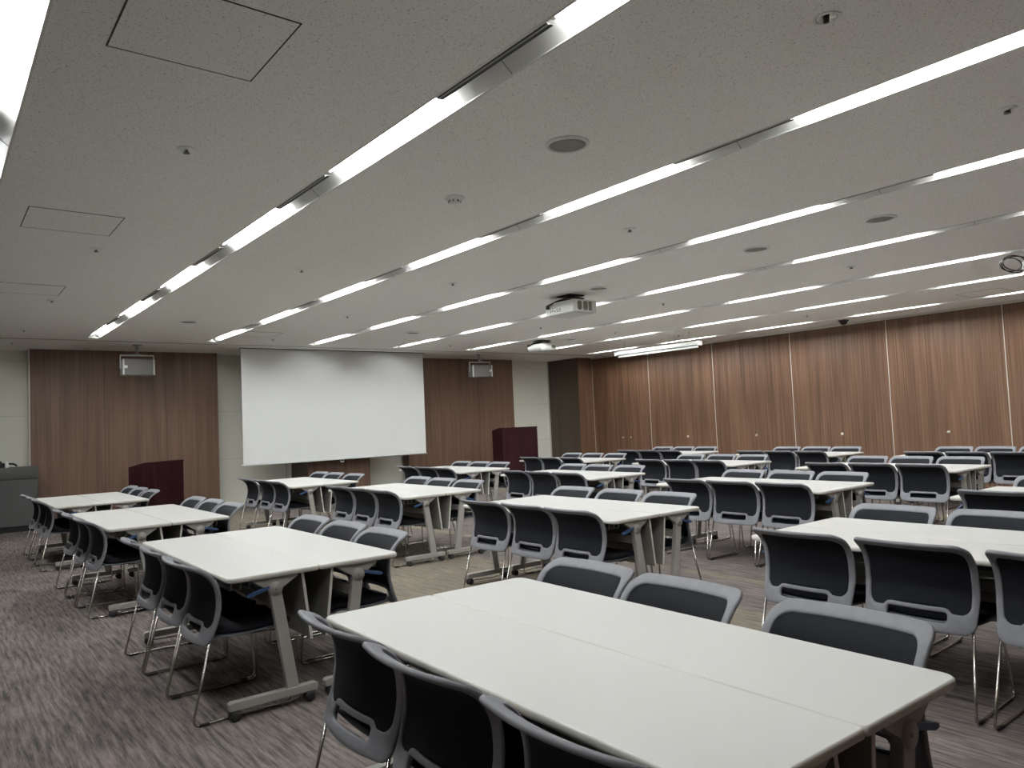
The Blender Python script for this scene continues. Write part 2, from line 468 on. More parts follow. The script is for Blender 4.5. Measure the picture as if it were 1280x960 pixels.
for j, y in enumerate(TR):
    for i in range(6):
        x1 = (12.64 - 2.105 * i) * K; ln = 1.24 * K
        lab = 'lit white strip lamp, %s from screen wall, %s' % (ORD[i], rowname(j))
        if i == 0: lab = 'lit white strip lamp, nearest to screen wall, %s' % rowname(j)
        if lamp0 is None:
            lamp0 = thing('ceiling_lamp', (x1, y, H), 0, lab, 'ceiling light', 'strip lamps in the ceiling troughs')
            MB().box(M['lamp'], (-ln, 0.030, LZ), (0, 0.072, LZ + 0.042)).build('diffuser', lamp0)
            MB().box(M['white'], (-ln - 0.022, 0.030, LZ - 0.003), (-ln, 0.074, LZ + 0.044)).build('end_cap', lamp0)
            MB().box(M['white'], (0, 0.030, LZ - 0.003), (0.022, 0.074, LZ + 0.044)).build('end_cap', lamp0)
        else:
            dup(lamp0, (x1, y, H), 0, lab)

# ------------------------------------------------------------------ tables
LT, WT = 1.8, 0.45884
def table(label):
    root = thing('flip_top_table', (0, 0, 0), 0, label, 'table', 'white flip-top tables set in pairs')
    # local frame: x along the table, y from the sitter's edge (0) to the seam edge (WT)
    hx = LT / 2 - 0.0015
    def rr(d, r1, r2):
        pts = []
        for cx, cy_, a0, r in ((hx - d - r1, d + r1, -90, r1), (hx - d - r2, WT - 0.001 - d - r2, 0, r2), (-hx + d + r2, WT - 0.001 - d - r2, 90, r2), (-hx + d + r1, d + r1, 180, r1)):
            for k in range(7):
                a = math.radians(a0 + 15 * k); pts.append((cx + r * math.cos(a), cy_ + r * math.sin(a)))
        return pts
    bm = bmesh.new()
    rings = []
    for d, z in ((0.006, TT - 0.026), (0.0, TT - 0.021), (0.0, TT - 0.005), (0.0035, TT - 0.0008), (0.006, TT)):
        rings.append([bm.verts.new((a, b, z)) for a, b in rr(d, 0.038, 0.014)])
    n = len(rings[0])
    fb = bm.faces.new(rings[0][::-1]); ft = bm.faces.new(rings[-1])
    side = []
    for A, B in zip(rings, rings[1:]):
        for k in range(n): side.append(bm.faces.new((A[k], A[(k + 1) % n], B[(k + 1) % n], B[k])))
    for f in side: f.material_index = 1; f.smooth = True
    for f in side[-n:]: f.material_index = 0
    me = bpy.data.meshes.new('tabletop'); bm.to_mesh(me); bm.free()
    me.materials.append(M['table']); me.materials.append(M['edge'])
    o = bpy.data.objects.new('tabletop', me); COL.objects.link(o); o.parent = root
    xl = 0.862
    zb = TT - 0.026
    for s in (-1, 1):
        x = s * xl
        MB().prism(M['tgrey'], [(0.125, zb), (0.35, zb), (0.35, zb - 0.012), (0.268, zb - 0.062), (0.205, zb - 0.062), (0.125, zb - 0.012)], 'x', x - 0.016, x + 0.016, 0.003).lathe(M['tgrey'], [(0.034, -0.021), (0.034, 0.021)], 20, (x, 0.236, zb - 0.058), 'x').lathe(M['panel'], [(0.006, -0.0222), (0.006, 0.0222)], 10, (x, 0.236, zb - 0.058), 'x').build('hinge_bracket', root)
        MB().prism(M['tgrey'], [(0.206, zb - 0.06), (0.264, zb - 0.055), (0.345, 0.082), (0.285, 0.080)], 'x', x - 0.017, x + 0.017, 0.004).build('leg', root)
        ft_ = MB().prism(M['tgrey'], [(0.004, 0.050), (0.0, 0.082), (0.012, 0.090), (0.425, 0.090), (0.440, 0.082), (0.436, 0.050)], 'x', x - 0.021, x + 0.021, 0.004).build('foot', root)
        for yy in (0.030, 0.400):
            cst = MB()
            for dx in (-0.016, 0.016):
                cst.lathe(M['caster'], [(0.010, -0.011), (0.022, -0.010), (0.0255, -0.005), (0.0255, 0.005), (0.022, 0.010), (0.010, 0.011)], 18, (x + dx, yy, 0.0255), 'x')
            cst.box(M['black'], (x - 0.009, yy - 0.014, 0.020), (x + 0.009, yy + 0.014, 0.051), 0.003)
            cst.build('caster', ft_)
        MB().tube(M['chrome'], fillet([(x, 0.055, 0.046), (x, 0.062, 0.030), (x, 0.30, 0.022), (x, 0.345, 0.030), (x, 0.36, 0.049)], 0.02), 0.004, 6).build('brake_rod', ft_)
        MB().prism(M['lever'], [(0.205, zb - 0.040), (0.210, zb - 0.054), (0.115, zb - 0.082), (0.095, zb - 0.080), (0.093, zb - 0.070), (0.11, zb - 0.062)], 'x', x + s * 0.012 - 0.009, x + s * 0.012 + 0.009, 0.003).build('release_lever', root)
    MB().box(M['tgrey'], (-xl + 0.017, 0.248, 0.478), (xl - 0.017, 0.276, 0.528), 0.004).build('stretcher', root)
    MB().prism(M['panel'], [(0.372, zb), (0.384, zb), (0.424, 0.305), (0.412, 0.305)], 'x', -0.868, 0.868).prism(M['edge'], [(0.371, zb), (0.385, zb), (0.425, 0.303), (0.411, 0.303)], 'x', 0.868, 0.8705).prism(M['edge'], [(0.371, zb), (0.385, zb), (0.425, 0.303), (0.411, 0.303)], 'x', -0.8705, -0.868).build('modesty_panel', root)
    rk = MB()
    for yy in (0.065, 0.11, 0.155, 0.20):
        rk.tube(M['tgrey'], fillet([(-0.74, yy, zb), (-0.74, yy, zb - 0.062), (0.74, yy, zb - 0.062), (0.74, yy, zb)], 0.02, 4), 0.0045, 6)
    for x in (-0.45, 0.0, 0.45):
        rk.tube(M['tgrey'], [(x, 0.062, zb - 0.064), (x, 0.203, zb - 0.064)], 0.0045, 6)
    rk.build('wire_rack', root)
    return root

# ------------------------------------------------------------------ chair
def chair(label):
    root = thing('stacking_chair', (0, 0, 0), 0, label, 'chair', 'grey mesh-back chairs around the tables')
    PROF = [(0.345, 0.050), (0.40, 0.068), (0.46, 0.090), (0.53, 0.104), (0.60, 0.102), (0.645, 0.088), (0.685, 0.058), (0.712, 0.022), (0.730, -0.014), (0.745, -0.060)]
    def py(z):
        for (a, ya), (b, yb) in zip(PROF, PROF[1:]):
            if z <= b or b == PROF[-1][0]:
                t = (z - a) / (b - a); return ya + (yb - ya) * t
    def pysm(z):
        return sum(py(min(0.745, max(0.345, z + d))) for d in (-0.02, -0.01, 0, 0.01, 0.02)) / 5
    def surf(a, z):
        return Vector((a, pysm(z) + 0.62 * a * a, z))
    def nrm(a, z):
        e = 1e-3
        n = (surf(a + e, z) - surf(a - e, z)).cross(surf(a, z + e) - surf(a, z - e)); n.normalize()
        return n
    def rrect(x0, x1, z0, z1, rb, rt, n=6):
        pts = []
        for cx, cz, a0, r in ((x1 - rb, z0 + rb, -90, rb), (x1 - rt, z1 - rt, 0, rt), (x0 + rt, z1 - rt, 90, rt), (x0 + rb, z0 + rb, 180, rb)):
            for k in range(n + 1):
                a = math.radians(a0 + 90 * k / n); pts.append((cx + r * math.cos(a), cz + r * math.sin(a)))
        out = []
        for i, p_ in enumerate(pts):
            q_ = pts[(i + 1) % len(pts)]
            d = math.hypot(q_[0] - p_[0], q_[1] - p_[1]); m_ = max(1, int(d / 0.022))
            for k in range(m_): out.append((p_[0] + (q_[0] - p_[0]) * k / m_, p_[1] + (q_[1] - p_[1]) * k / m_))
        return out
    def dense(pts, step=0.02):
        out = []
        for i, p_ in enumerate(pts):
            q_ = pts[(i + 1) % len(pts)]
            d = math.hypot(q_[0] - p_[0], q_[1] - p_[1]); m_ = max(1, int(d / step))
            for k in range(m_): out.append((p_[0] + (q_[0] - p_[0]) * k / m_, p_[1] + (q_[1] - p_[1]) * k / m_))
        return out
    HW = 0.247
    def taper(pts):        # a little narrower at the bottom
        return [(a * (0.955 + 0.045 * min(1, (z - 0.345) / 0.15)), z) for a, z in pts]
    outer = taper(rrect(-HW, HW, 0.348, 0.742, 0.045, 0.042))
    # mesh opening: rounded, its lower edge raised over the hand slot
    xi, zt, zl, zc = HW - 0.030, 0.713, 0.428, 0.452
    r = 0.036
    op = []
    for cx, cz, a0 in ((xi - r, zt - r, 0), (-xi + r, zt - r, 90)):
        for k in range(7):
            a = math.radians(a0 + 15 * k); op.append((cx + r * math.cos(a), cz + r * math.sin(a)))
    for k in range(7):
        a = math.radians(180 + 15 * k); op.append((-xi + r + r * math.cos(a), zl + r + r * math.sin(a)))
    op += [(-0.150, zl + 0.003), (-0.132, zc - 0.004), (-0.115, zc), (0.115, zc), (0.132, zc - 0.004), (0.150, zl + 0.003)]
    for k in range(7):
        a = math.radians(270 + 15 * k); op.append((xi - r + r * math.cos(a), zl + r + r * math.sin(a)))
    op = taper(dense(op))
    slot = rrect(-0.128, 0.128, 0.389, 0.431, 0.012, 0.012, 4)
    # flat outline with holes: triangulated caps plus a rounded rim, bent onto the back's surface
    def inset(loop, want_in, d):
        n = len(loop)
        area = sum(loop[q][0] * loop[(q + 1) % n][1] - loop[(q + 1) % n][0] * loop[q][1] for q in range(n))
        sg = (1 if area > 0 else -1) * (1 if want_in else -1)
        out = []
        for q in range(n):
            a_, b_ = loop[q - 1], loop[(q + 1) % n]
            tx, tz = b_[0] - a_[0], b_[1] - a_[1]; l_ = math.hypot(tx, tz) or 1
            out.append((loop[q][0] - sg * tz / l_ * d, loop[q][1] + sg * tx / l_ * d))
        return out
    def inside(pt, loop):
        c_ = False; n = len(loop)
        for q in range(n):
            (ax, az), (bx_, bz) = loop[q], loop[q - 1]
            if (az > pt[1]) != (bz > pt[1]) and pt[0] < (bx_ - ax) * (pt[1] - az) / (bz - az) + ax: c_ = not c_
        return c_
    outer = dense(outer, 0.014); slot = dense(slot, 0.012)
    loops = [(outer, True), (op, False), (slot, False)]
    ins = [inset(l_, f_, 0.0045) for l_, f_ in loops]
    verts2 = []; edges2 = []
    for l_ in ins:
        b0 = len(verts2)
        verts2 += [Vector(v_) for v_ in l_]
        edges2 += [(b0 + q, b0 + (q + 1) % len(l_)) for q in range(len(l_))]
    for gx in range(-11, 12):
        for gz in range(17, 38):
            pt = (gx * 0.02 + 0.003, gz * 0.02 + 0.004)
            if inside(pt, inset(outer, True, 0.011)) and not inside(pt, inset(op, False, 0.011)) and not inside(pt, inset(slot, False, 0.011)):
                verts2.append(Vector(pt))
    cv, ce, cf = delaunay_2d_cdt(verts2, edges2, [], 0, 1e-6)[:3]
    bm = bmesh.new()
    T_ = 0.0085
    def bend(a, z, d): return bm.verts.new(surf(a, z) - nrm(a, z) * d)
    caps = []
    for d in (T_, -T_):
        vv = [bend(v_.x, v_.y, d) for v_ in cv]
        for f_ in cf:
            ctr = sum((cv[q] for q in f_), Vector((0, 0))) / len(f_)
            if inside(ctr, ins[0]) and not inside(ctr, ins[1]) and not inside(ctr, ins[2]):
                bm.faces.new([vv[q] for q in f_])
    for (l_, f_), li in zip(loops, ins):
        rows = [[bend(*pt, T_) for pt in li], [bend(*pt, T_ * 0.72) for pt in inset(l_, f_, 0.0013)], [bend(*pt, 0) for pt in l_], [bend(*pt, -T_ * 0.72) for pt in inset(l_, f_, 0.0013)], [bend(*pt, -T_) for pt in li]]
        for A_, B2 in zip(rows, rows[1:]):
            for q in range(len(l_)):
                bm.faces.new((A_[q], A_[(q + 1) % len(l_)], B2[(q + 1) % len(l_)], B2[q]))
    bmesh.ops.remove_doubles(bm, verts=bm.verts, dist=1e-6)
    for v in [v for v in bm.verts if not v.link_faces]: bm.verts.remove(v)
    bmesh.ops.recalc_face_normals(bm, faces=bm.faces)
    for f in bm.faces: f.smooth = True
    me = bpy.data.meshes.new('back_frame'); bm.to_mesh(me); bm.free()
    me.materials.append(M['frame'])
    bf = bpy.data.objects.new('back_frame', me); COL.objects.link(bf); bf.parent = root
    # mesh sheet
    bm = bmesh.new(); NX, NZ = 14, 14; F_, B_ = [], []
    for i in range(NZ + 1):
        z = zl - 0.004 + (zt + 0.004 - zl + 0.004) * i / NZ
        row, rb_ = [], []
        for k in range(NX + 1):
            a = (xi + 0.006) * (2 * k / NX - 1)
            if z < zc + 0.02 and abs(a) < 0.14: zz = max(z, zc - 0.006 if abs(a) < 0.12 else zl + 0.006)
            else: zz = z
            p_, n_ = surf(a, zz), nrm(a, zz)
            row.append(bm.verts.new(p_ + n_ * 0.0015)); rb_.append(bm.verts.new(p_ - n_ * 0.0015))
        F_.append(row); B_.append(rb_)
    for G_ in (F_, B_):
        for i in range(NZ):
            for k in range(NX):
                bm.faces.new((G_[i][k], G_[i][k + 1], G_[i + 1][k + 1], G_[i + 1][k]))
    bmesh.ops.recalc_face_normals(bm, faces=bm.faces)
    for f in bm.faces: f.smooth = True
    me = bpy.data.meshes.new('back_mesh'); bm.to_mesh(me); bm.free(); me.materials.append(M['mesh'])
    o = bpy.data.objects.new('back_mesh', me); COL.objects.link(o); o.parent = bf
    # seat cushion and shell: rows from rear to front
    def slab(name, m, y0, y1, hw0, hw1, zf, th, rad):
        bm = bmesh.new(); top, bot = [], []
        ny, nx = 12, 12
        for i in range(ny + 1):
            t = i / ny; y = y0 + (y1 - y0) * t; hw = hw0 + (hw1 - hw0) * t
            dd = min(y - y0, y1 - y)
            if dd < rad: hw -= rad - math.sqrt(max(0, rad * rad - (rad - dd) ** 2))
            ra, rb2 = [], []
            for k in range(nx + 1):
                u = 2 * k / nx - 1
                ed = max(abs(u), abs(2 * t - 1))
                z = zf(u, t)
                dz = th * (0.5 if ed > 0.99 else (0.12 if ed > 0.82 else 0))
                ra.append(bm.verts.new((u * hw, y, z - dz))); rb2.append(bm.verts.new((u * hw, y, z - th)))
            top.append(ra); bot.append(rb2)
        for i in range(ny):
            for k in range(nx):
                bm.faces.new((top[i][k], top[i][k + 1], top[i + 1][k + 1], top[i + 1][k]))
                bm.faces.new((bot[i][k], bot[i + 1][k], bot[i + 1][k + 1], bot[i][k + 1]))
        for i in range(ny):
            bm.faces.new((top[i][0], top[i + 1][0], bot[i + 1][0], bot[i][0])); bm.faces.new((top[i][nx], bot[i][nx], bot[i + 1][nx], top[i + 1][nx]))
        for k in range(nx):
            bm.faces.new((top[0][k], bot[0][k], bot[0][k + 1], top[0][k + 1])); bm.faces.new((top[ny][k], top[ny][k + 1], bot[ny][k + 1], bot[ny][k]))
        bmesh.ops.recalc_face_normals(bm, faces=bm.faces)
        for f in bm.faces: f.smooth = True
        me = bpy.data.meshes.new(name); bm.to_mesh(me); bm.free(); me.materials.append(m)
        o = bpy.data.objects.new(name, me); COL.objects.link(o); o.parent = root
        return o
    dip = lambda u, t: 0.412 + 0.012 * u * u - 0.010 * math.sin(math.pi * min(1, t * 1.2)) + (0.006 if t < 0.9 else -0.002)
    slab('seat', M['seat'], 0.118, 0.505, 0.215, 0.228, dip, 0.030, 0.05)
    slab('seat_pan', M['pan'], 0.106, 0.500, 0.226, 0.232, lambda u, t: dip(u, t) - 0.027, 0.016, 0.05)
    for s in (-1, 1):
        L_ = MB()
        path = fillet([(s * 0.2265, 0.091, 0.366), (s * 0.244, 0.004, 0.008), (s * 0.238, 0.470, 0.008), (s * 0.200, 0.455, 0.360), (s * 0.200, 0.300, 0.366)], 0.035, 5)
        L_.tube(M['chrome'], path, 0.0062, 8)
        lg = L_.build('leg', root)
        for yy, xx in ((0.055, 0.2434), (0.40, 0.2388)):
            MB().box(M['black'], (s * xx - 0.008, yy - 0.024, 0.0), (s * xx + 0.008, yy + 0.024, 0.013), 0.003).build('glide', lg)
    return root

# ------------------------------------------------------------------ set out tables and chairs
GROUPS = {   # left end x, near edge y, turn, chairs on the near side, chairs on the far side
    'T1a': (11.036, -1.075, 0.0021, [0.5, -0.1, -0.62], [0.6, 0.047, -0.54]),
    'T1b': (8.240, -1.082, 0.0087, [0.51, -0.09, -0.62], [0.497, -0.022, -0.558]),
    'T1c': (5.438, -1.118, -0.0007, [0.42, -0.11, -0.62], [0.538, -0.013, -0.543]),
    'T1d': (2.633, -1.144, -0.0191, [0.53, 0.02, -0.56], [0.617, 0.064, -0.55]),
    'T2a': (10.893, -3.611, 0.0014, [0.509, -0.054, -0.658], [0.588, 0.073, -0.522]),
    'T2b': (8.189, -3.665, 0.0038, [0.403, -0.19, -0.704], [0.571, 0.04, -0.524]),
    'T2c': (5.321, -3.590, 0.0003, [0.464, -0.087, -0.605], [0.577, 0.004, -0.531]),
    'T2d': (2.485, -3.577, 0.0, [0.542, -0.004, -0.562], [0.579, 0.02, -0.54]),
    'T3a': (10.778, -6.065, 0.0027, [0.386, -0.157, -0.676], [0.539, 0.027, -0.492]),
    'T3b': (8.022, -6.039, -0.0122, [0.38, -0.129, -0.655], [0.546, 0.024, -0.519]),
    'T3c': (5.109, -5.814, 0.0079, [0.369, -0.119, -0.625], [0.527, -0.018, -0.551]),
    'T3d': (2.368, -5.877, 0.0, [0.545, 0.0, -0.55], [0.55, 0.02, -0.54]),
    'T4a': (10.617, -8.446, 0.0005, [0.38, -0.157, -0.658], [0.554, -0.001, -0.552]),
    'T4b': (7.753, -8.316, 0.0019, [0.445, -0.07, -0.616], [0.562, 0.018, -0.513]),
    'T4c': (4.993, -8.188, -0.0007, [0.429, -0.137, -0.622], [0.501, -0.005, -0.55]),
    'T5a': (10.291, -10.571, 0.0, [0.342, -0.178, -0.695], [0.509, 0.017, -0.519]),
    'T5b': (7.533, -10.468, 0.0, [0.412, -0.171, -0.651], [0.475, -0.059, -0.542]),
    'T5c': (4.860, -10.380, 0.0, [0.395, -0.086, -0.635], [0.489, -0.01, -0.55]),
}
LINE = {'1': 'leftmost line', '2': 'line second from left', '3': 'line third from left', '4': 'line fourth from left', '5': 'line by wood partition'}
PAIR = {'a': 'pair nearest screen', 'b': 'pair second from screen', 'c': 'pair third from screen', 'd': 'pair closest to camera'}
SEATN = ['left seat', 'middle seat', 'right seat']
TPROTO = CPROTO = None
for g, (x0, y0, a, nearc, farc) in GROUPS.items():
    ca, sa = math.cos(a), math.sin(a)
    def W2(u, v):         # u along x from the table centre, v towards -Y from the near edge
        dx, dy = -0.9 + u, -v
        return x0 + ca * dx - sa * dy, y0 + sa * dx + ca * dy
    for half, v, rz in (('near half', 0.0, math.pi), ('far half', 2 * WT, 0.0)):
        lab = 'white flip-top table, %s of the %s, %s' % (half, PAIR[g[2]], LINE[g[1]])
        X, Y = W2(0, v)
        if TPROTO is None:
            TPROTO = table(lab); TPROTO.location = (X, Y, 0); TPROTO.rotation_euler.z = rz + a
        else: dup(TPROTO, (X, Y, 0), rz + a, lab)
    for side, lst in (('back', nearc), ('front', farc)):
        us = [max(-0.58, min(0.58, u)) for u in lst]
        for _ in range(30):       # chairs stand side by side without touching
            for q in range(len(us) - 1):
                gap = us[q] - us[q + 1]
                if gap < 0.513:
                    us[q] += (0.513 - gap) / 2; us[q + 1] -= (0.513 - gap) / 2
            us = [max(-0.58, min(0.58, u)) for u in us]
        for i, u in enumerate(us):
            jit = random.uniform(-0.012, 0.012)
            v = (-0.146 + jit) if side == 'back' else (2 * WT + 0.146 + jit)
            X, Y = W2(u, v)
            s = -1 if side == 'back' else 1
            if not in_frame([(X + dx, Y + s * dy, z) for dx in (-0.25, 0.25) for dy in (0, 0.5) for z in (0, 0.4)] + [(X - 0.25, Y, 0.75), (X + 0.25, Y, 0.75)]): continue
            rz = (math.pi if side == 'back' else 0.0) + a + random.uniform(-0.012, 0.012)
            lab = 'grey mesh chair %s, %s, %s, %s' % ('seen from behind' if side == 'back' else 'facing the camera', SEATN[i], PAIR[g[2]], LINE[g[1]])
            if CPROTO is None:
                CPROTO = chair(lab); CPROTO.location = (X, Y, 0); CPROTO.rotation_euler.z = rz
            else: dup(CPROTO, (X, Y, 0), rz, lab)

# ------------------------------------------------------------------ projection screen
XSC = 13.6 * K
ya, yb = -4.50 * K, -8.335 * K
zb_ = CAMZ + (0.838 - 1.3957) * K
scr = thing('projection_screen', (XSC, (ya + yb) / 2, zb_), 0, 'large white projection screen lowered from the ceiling on the front wall', 'screen')
hw = (ya - yb) / 2
hh = H - zb_
q = MB()
q.box(M['screen'], (-0.002, -hw, 0.01), (0.002, hw, hh)); q.build('screen_fabric', scr)
MB().lathe(M['white_metal'], [(0.014, -hw - 0.02), (0.014, hw + 0.02)], 12, (0, 0, 0.004), 'y').build('bottom_bar', scr)
MB().tube(M['white'], fillet([(0, 0.03, -0.006), (0, 0.03, -0.05), (0, -0.03, -0.05), (0, -0.03, -0.006)], 0.012), 0.006, 8).build('pull_handle', scr)
MB().box(M['dark_gap'], (-0.05, -hw - 0.02, hh - 0.006), (0.05, hw + 0.02, hh - 0.001)).build('ceiling_slot', scr)

# rolled-up screen beside the partition
rs = thing('rolled_screen', (9.39, -10.92, H), 0, 'white rolled-up projection screen case hung below the ceiling, before the wood partition', 'screen')
lh = 1.02
MB().prism(M['white_metal'], [(-0.06, -0.200), (0.045, -0.200), (0.055, -0.215), (0.050, -0.265), (0.03, -0.278), (-0.06, -0.278)], 'x', -lh, lh, 0.003).build('case', rs)
for s in (-1, 1):
    MB().box(M['white'], (s * (lh + 0.006) - 0.006, -0.065, -0.282), (s * (lh + 0.006) + 0.006, 0.06, -0.198), 0.003).build('end_cap', rs)
bb = MB().box(M['white_metal'], (-lh + 0.02, 0.0, -0.322), (lh - 0.05, 0.024, -0.298), 0.005).build('bottom_bar', rs)
MB().box(M['screen'], (-lh + 0.03, 0.010, -0.300), (lh - 0.06, 0.013, -0.276)).build('screen_fabric', bb)
for x in (-0.8, 0.8):
    MB().tube(M['tgrey'], [(x, 0.0, -0.202), (x, 0.0, 0.0)], 0.003, 6).build('hanging_rod', rs)

# ------------------------------------------------------------------ hung loudspeakers
def hung_speaker(loc, rz, tag_side, label):
    r = thing('hanging_loudspeaker', loc, rz, label, 'loudspeaker', 'loudspeakers on ceiling poles')
    # local -x faces the room
    MB().lathe(M['spk_body'], [(0.07, -0.001), (0.07, -0.012), (0.026, -0.016), (0.024, -0.15), (0.08, -0.156), (0.08, -0.166)], 16).build('ceiling_pole', r)
    y = MB()
    y.box(M['white_metal'], (-0.03, -0.245, -0.186), (0.03, 0.245, -0.166), 0.003)
    for s in (-1, 1): y.box(M['white_metal'], (-0.025, s * 0.245 - 0.005, -0.39), (0.025, s * 0.245 + 0.005, -0.172), 0.002)
    y.build('yoke', r)
    z0, z1 = -0.500, -0.245
    b = MB()
    b.prism(M['spk_body'], [(-0.13, -0.235), (-0.13, 0.235), (0.10, 0.235), (0.17, 0.18), (0.17, -0.18), (0.10, -0.235)], 'z', z0, z1, 0.006)
    cab = b.build('cabinet', r)
    MB().box(M['spk'], (-0.142, -0.208, z0 + 0.004), (-0.128, 0.208, z1 - 0.004), 0.003).build('grille', r)
    for s in (-1, 1): MB().box(M['white_metal'], (-0.146, s * 0.2225 - 0.0125, z0), (-0.126, s * 0.2225 + 0.0125, z1), 0.003).build('side_bar', r)
    MB().box(M['white'], (-0.148, tag_side * 0.188 - 0.022, -0.392), (-0.14, tag_side * 0.188 + 0.022, -0.348)).build('badge', r)
    return r
hung_speaker((13.55 * K, -2.775 * K, H), -0.02, 1, 'grey box loudspeaker hung from the ceiling, left of the projection screen')
hung_speaker((13.55 * K, -9.79 * K, H), -0.20, -1, 'grey box loudspeaker hung from the ceiling, right of the projection screen')

# ------------------------------------------------------------------ lecterns
def lectern(loc, rz, w, d, h, hb, flat, label):
    r = thing('lectern', loc, rz, label, 'lectern')
    # local -x = audience side; x runs back to the speaker
    m = M['mahogany']
    MB().box(m, (0, -w / 2, 0.05), (0.022, w / 2, h - 0.006), 0.003).build('front_panel', r)
    for s in (-1, 1):
        y0 = s * (w / 2 - 0.011)
        MB().prism(m, [(0.02, 0.05), (0.02, h), (flat, h), (d, hb), (d, 0.05)], 'y', y0 - 0.012, y0 + 0.012, 0.003).build('side_panel', r)
    MB().box(m, (-0.006, -w / 2 - 0.004, h - 0.022), (flat, w / 2 + 0.004, h)).build('top_ledge', r)
    MB().prism(m, [(flat, h - 0.03), (flat, h - 0.005), (d - 0.002, hb - 0.005), (d - 0.002, hb - 0.03)], 'y', -w / 2 + 0.02, w / 2 - 0.02).build('reading_board', r)
    MB().box(m, (0.022, -w / 2 + 0.02, 0.52), (d - 0.03, w / 2 - 0.02, 0.54)).build('shelf', r)
    MB().box(M['black'], (0.02, -w / 2 + 0.02, 0.0), (d - 0.02, w / 2 - 0.02, 0.06)).build('plinth', r)
    return r
def corner_to_origin(cx, cy_, rz, w):      # place by the front corner that is on the left in view (+w/2)
    return (cx + math.sin(rz) * w / 2, cy_ - math.cos(rz) * w / 2, 0)
rz1 = math.radians(45)
lectern(corner_to_origin(12.85, -2.868, rz1, 0.80), rz1, 0.80, 0.46, 0.972, 0.905, 0.19, 'low dark mahogany lectern standing against the left walnut boards')
rz2 = math.radians(-9.6)
lectern(corner_to_origin(12.6, -9.62, rz2, 0.86), rz2, 0.86, 0.48, 1.255, 1.20, 0.17, 'tall dark mahogany lectern in front of the right walnut boards and cream wall')

# ------------------------------------------------------------------ control desk at far left, with what stands on it
cd = thing('control_desk', (13.86, -0.45, 0), 0, 'dark grey equipment desk at the left end of the screen wall', 'desk')
ct = 0.997
MB().box(M['console'], (0, -0.945, 0.09), (0.315, 0.95, 0.805), 0.004).build('cabinet', cd)
MB().box(M['console'], (-0.004, -0.95, 0.812), (0.325, 0.955, ct), 0.006).build('upper_section', cd)
MB().box(M['black'], (0.04, -0.92, 0.0), (0.31, 0.93, 0.092)).build('plinth', cd)
bx = thing('equipment_case', (14.02, -0.745, ct), 0, 'black equipment box on top of the dark grey desk', 'equipment')
MB().box(M['black'], (-0.12, -0.22, 0.0), (0.14, 0.5, 0.075), 0.01).box(M['black'], (-0.10, -0.18, 0.075), (0.12, 0.44, 0.105), 0.01).build('body', bx)
MB().tube(M['black'], fillet([(-0.08, -0.20, 0.03), (-0.10, -0.26, 0.06), (-0.08, -0.34, 0.055), (-0.06, -0.38, 0.017)], 0.03), 0.014, 8).build('cable', bx)
tag(MB().lathe(M['white'], [(0.022, 0), (0.026, 0.004), (0.026, 0.055), (0.016, 0.075), (0.012, 0.082), (0.012, 0.094), (0.003, 0.096)], 16).build('bottle', None, (13.89, -0.99, ct)), 'small white bottle beside the black box on the grey desk', 'bottle')

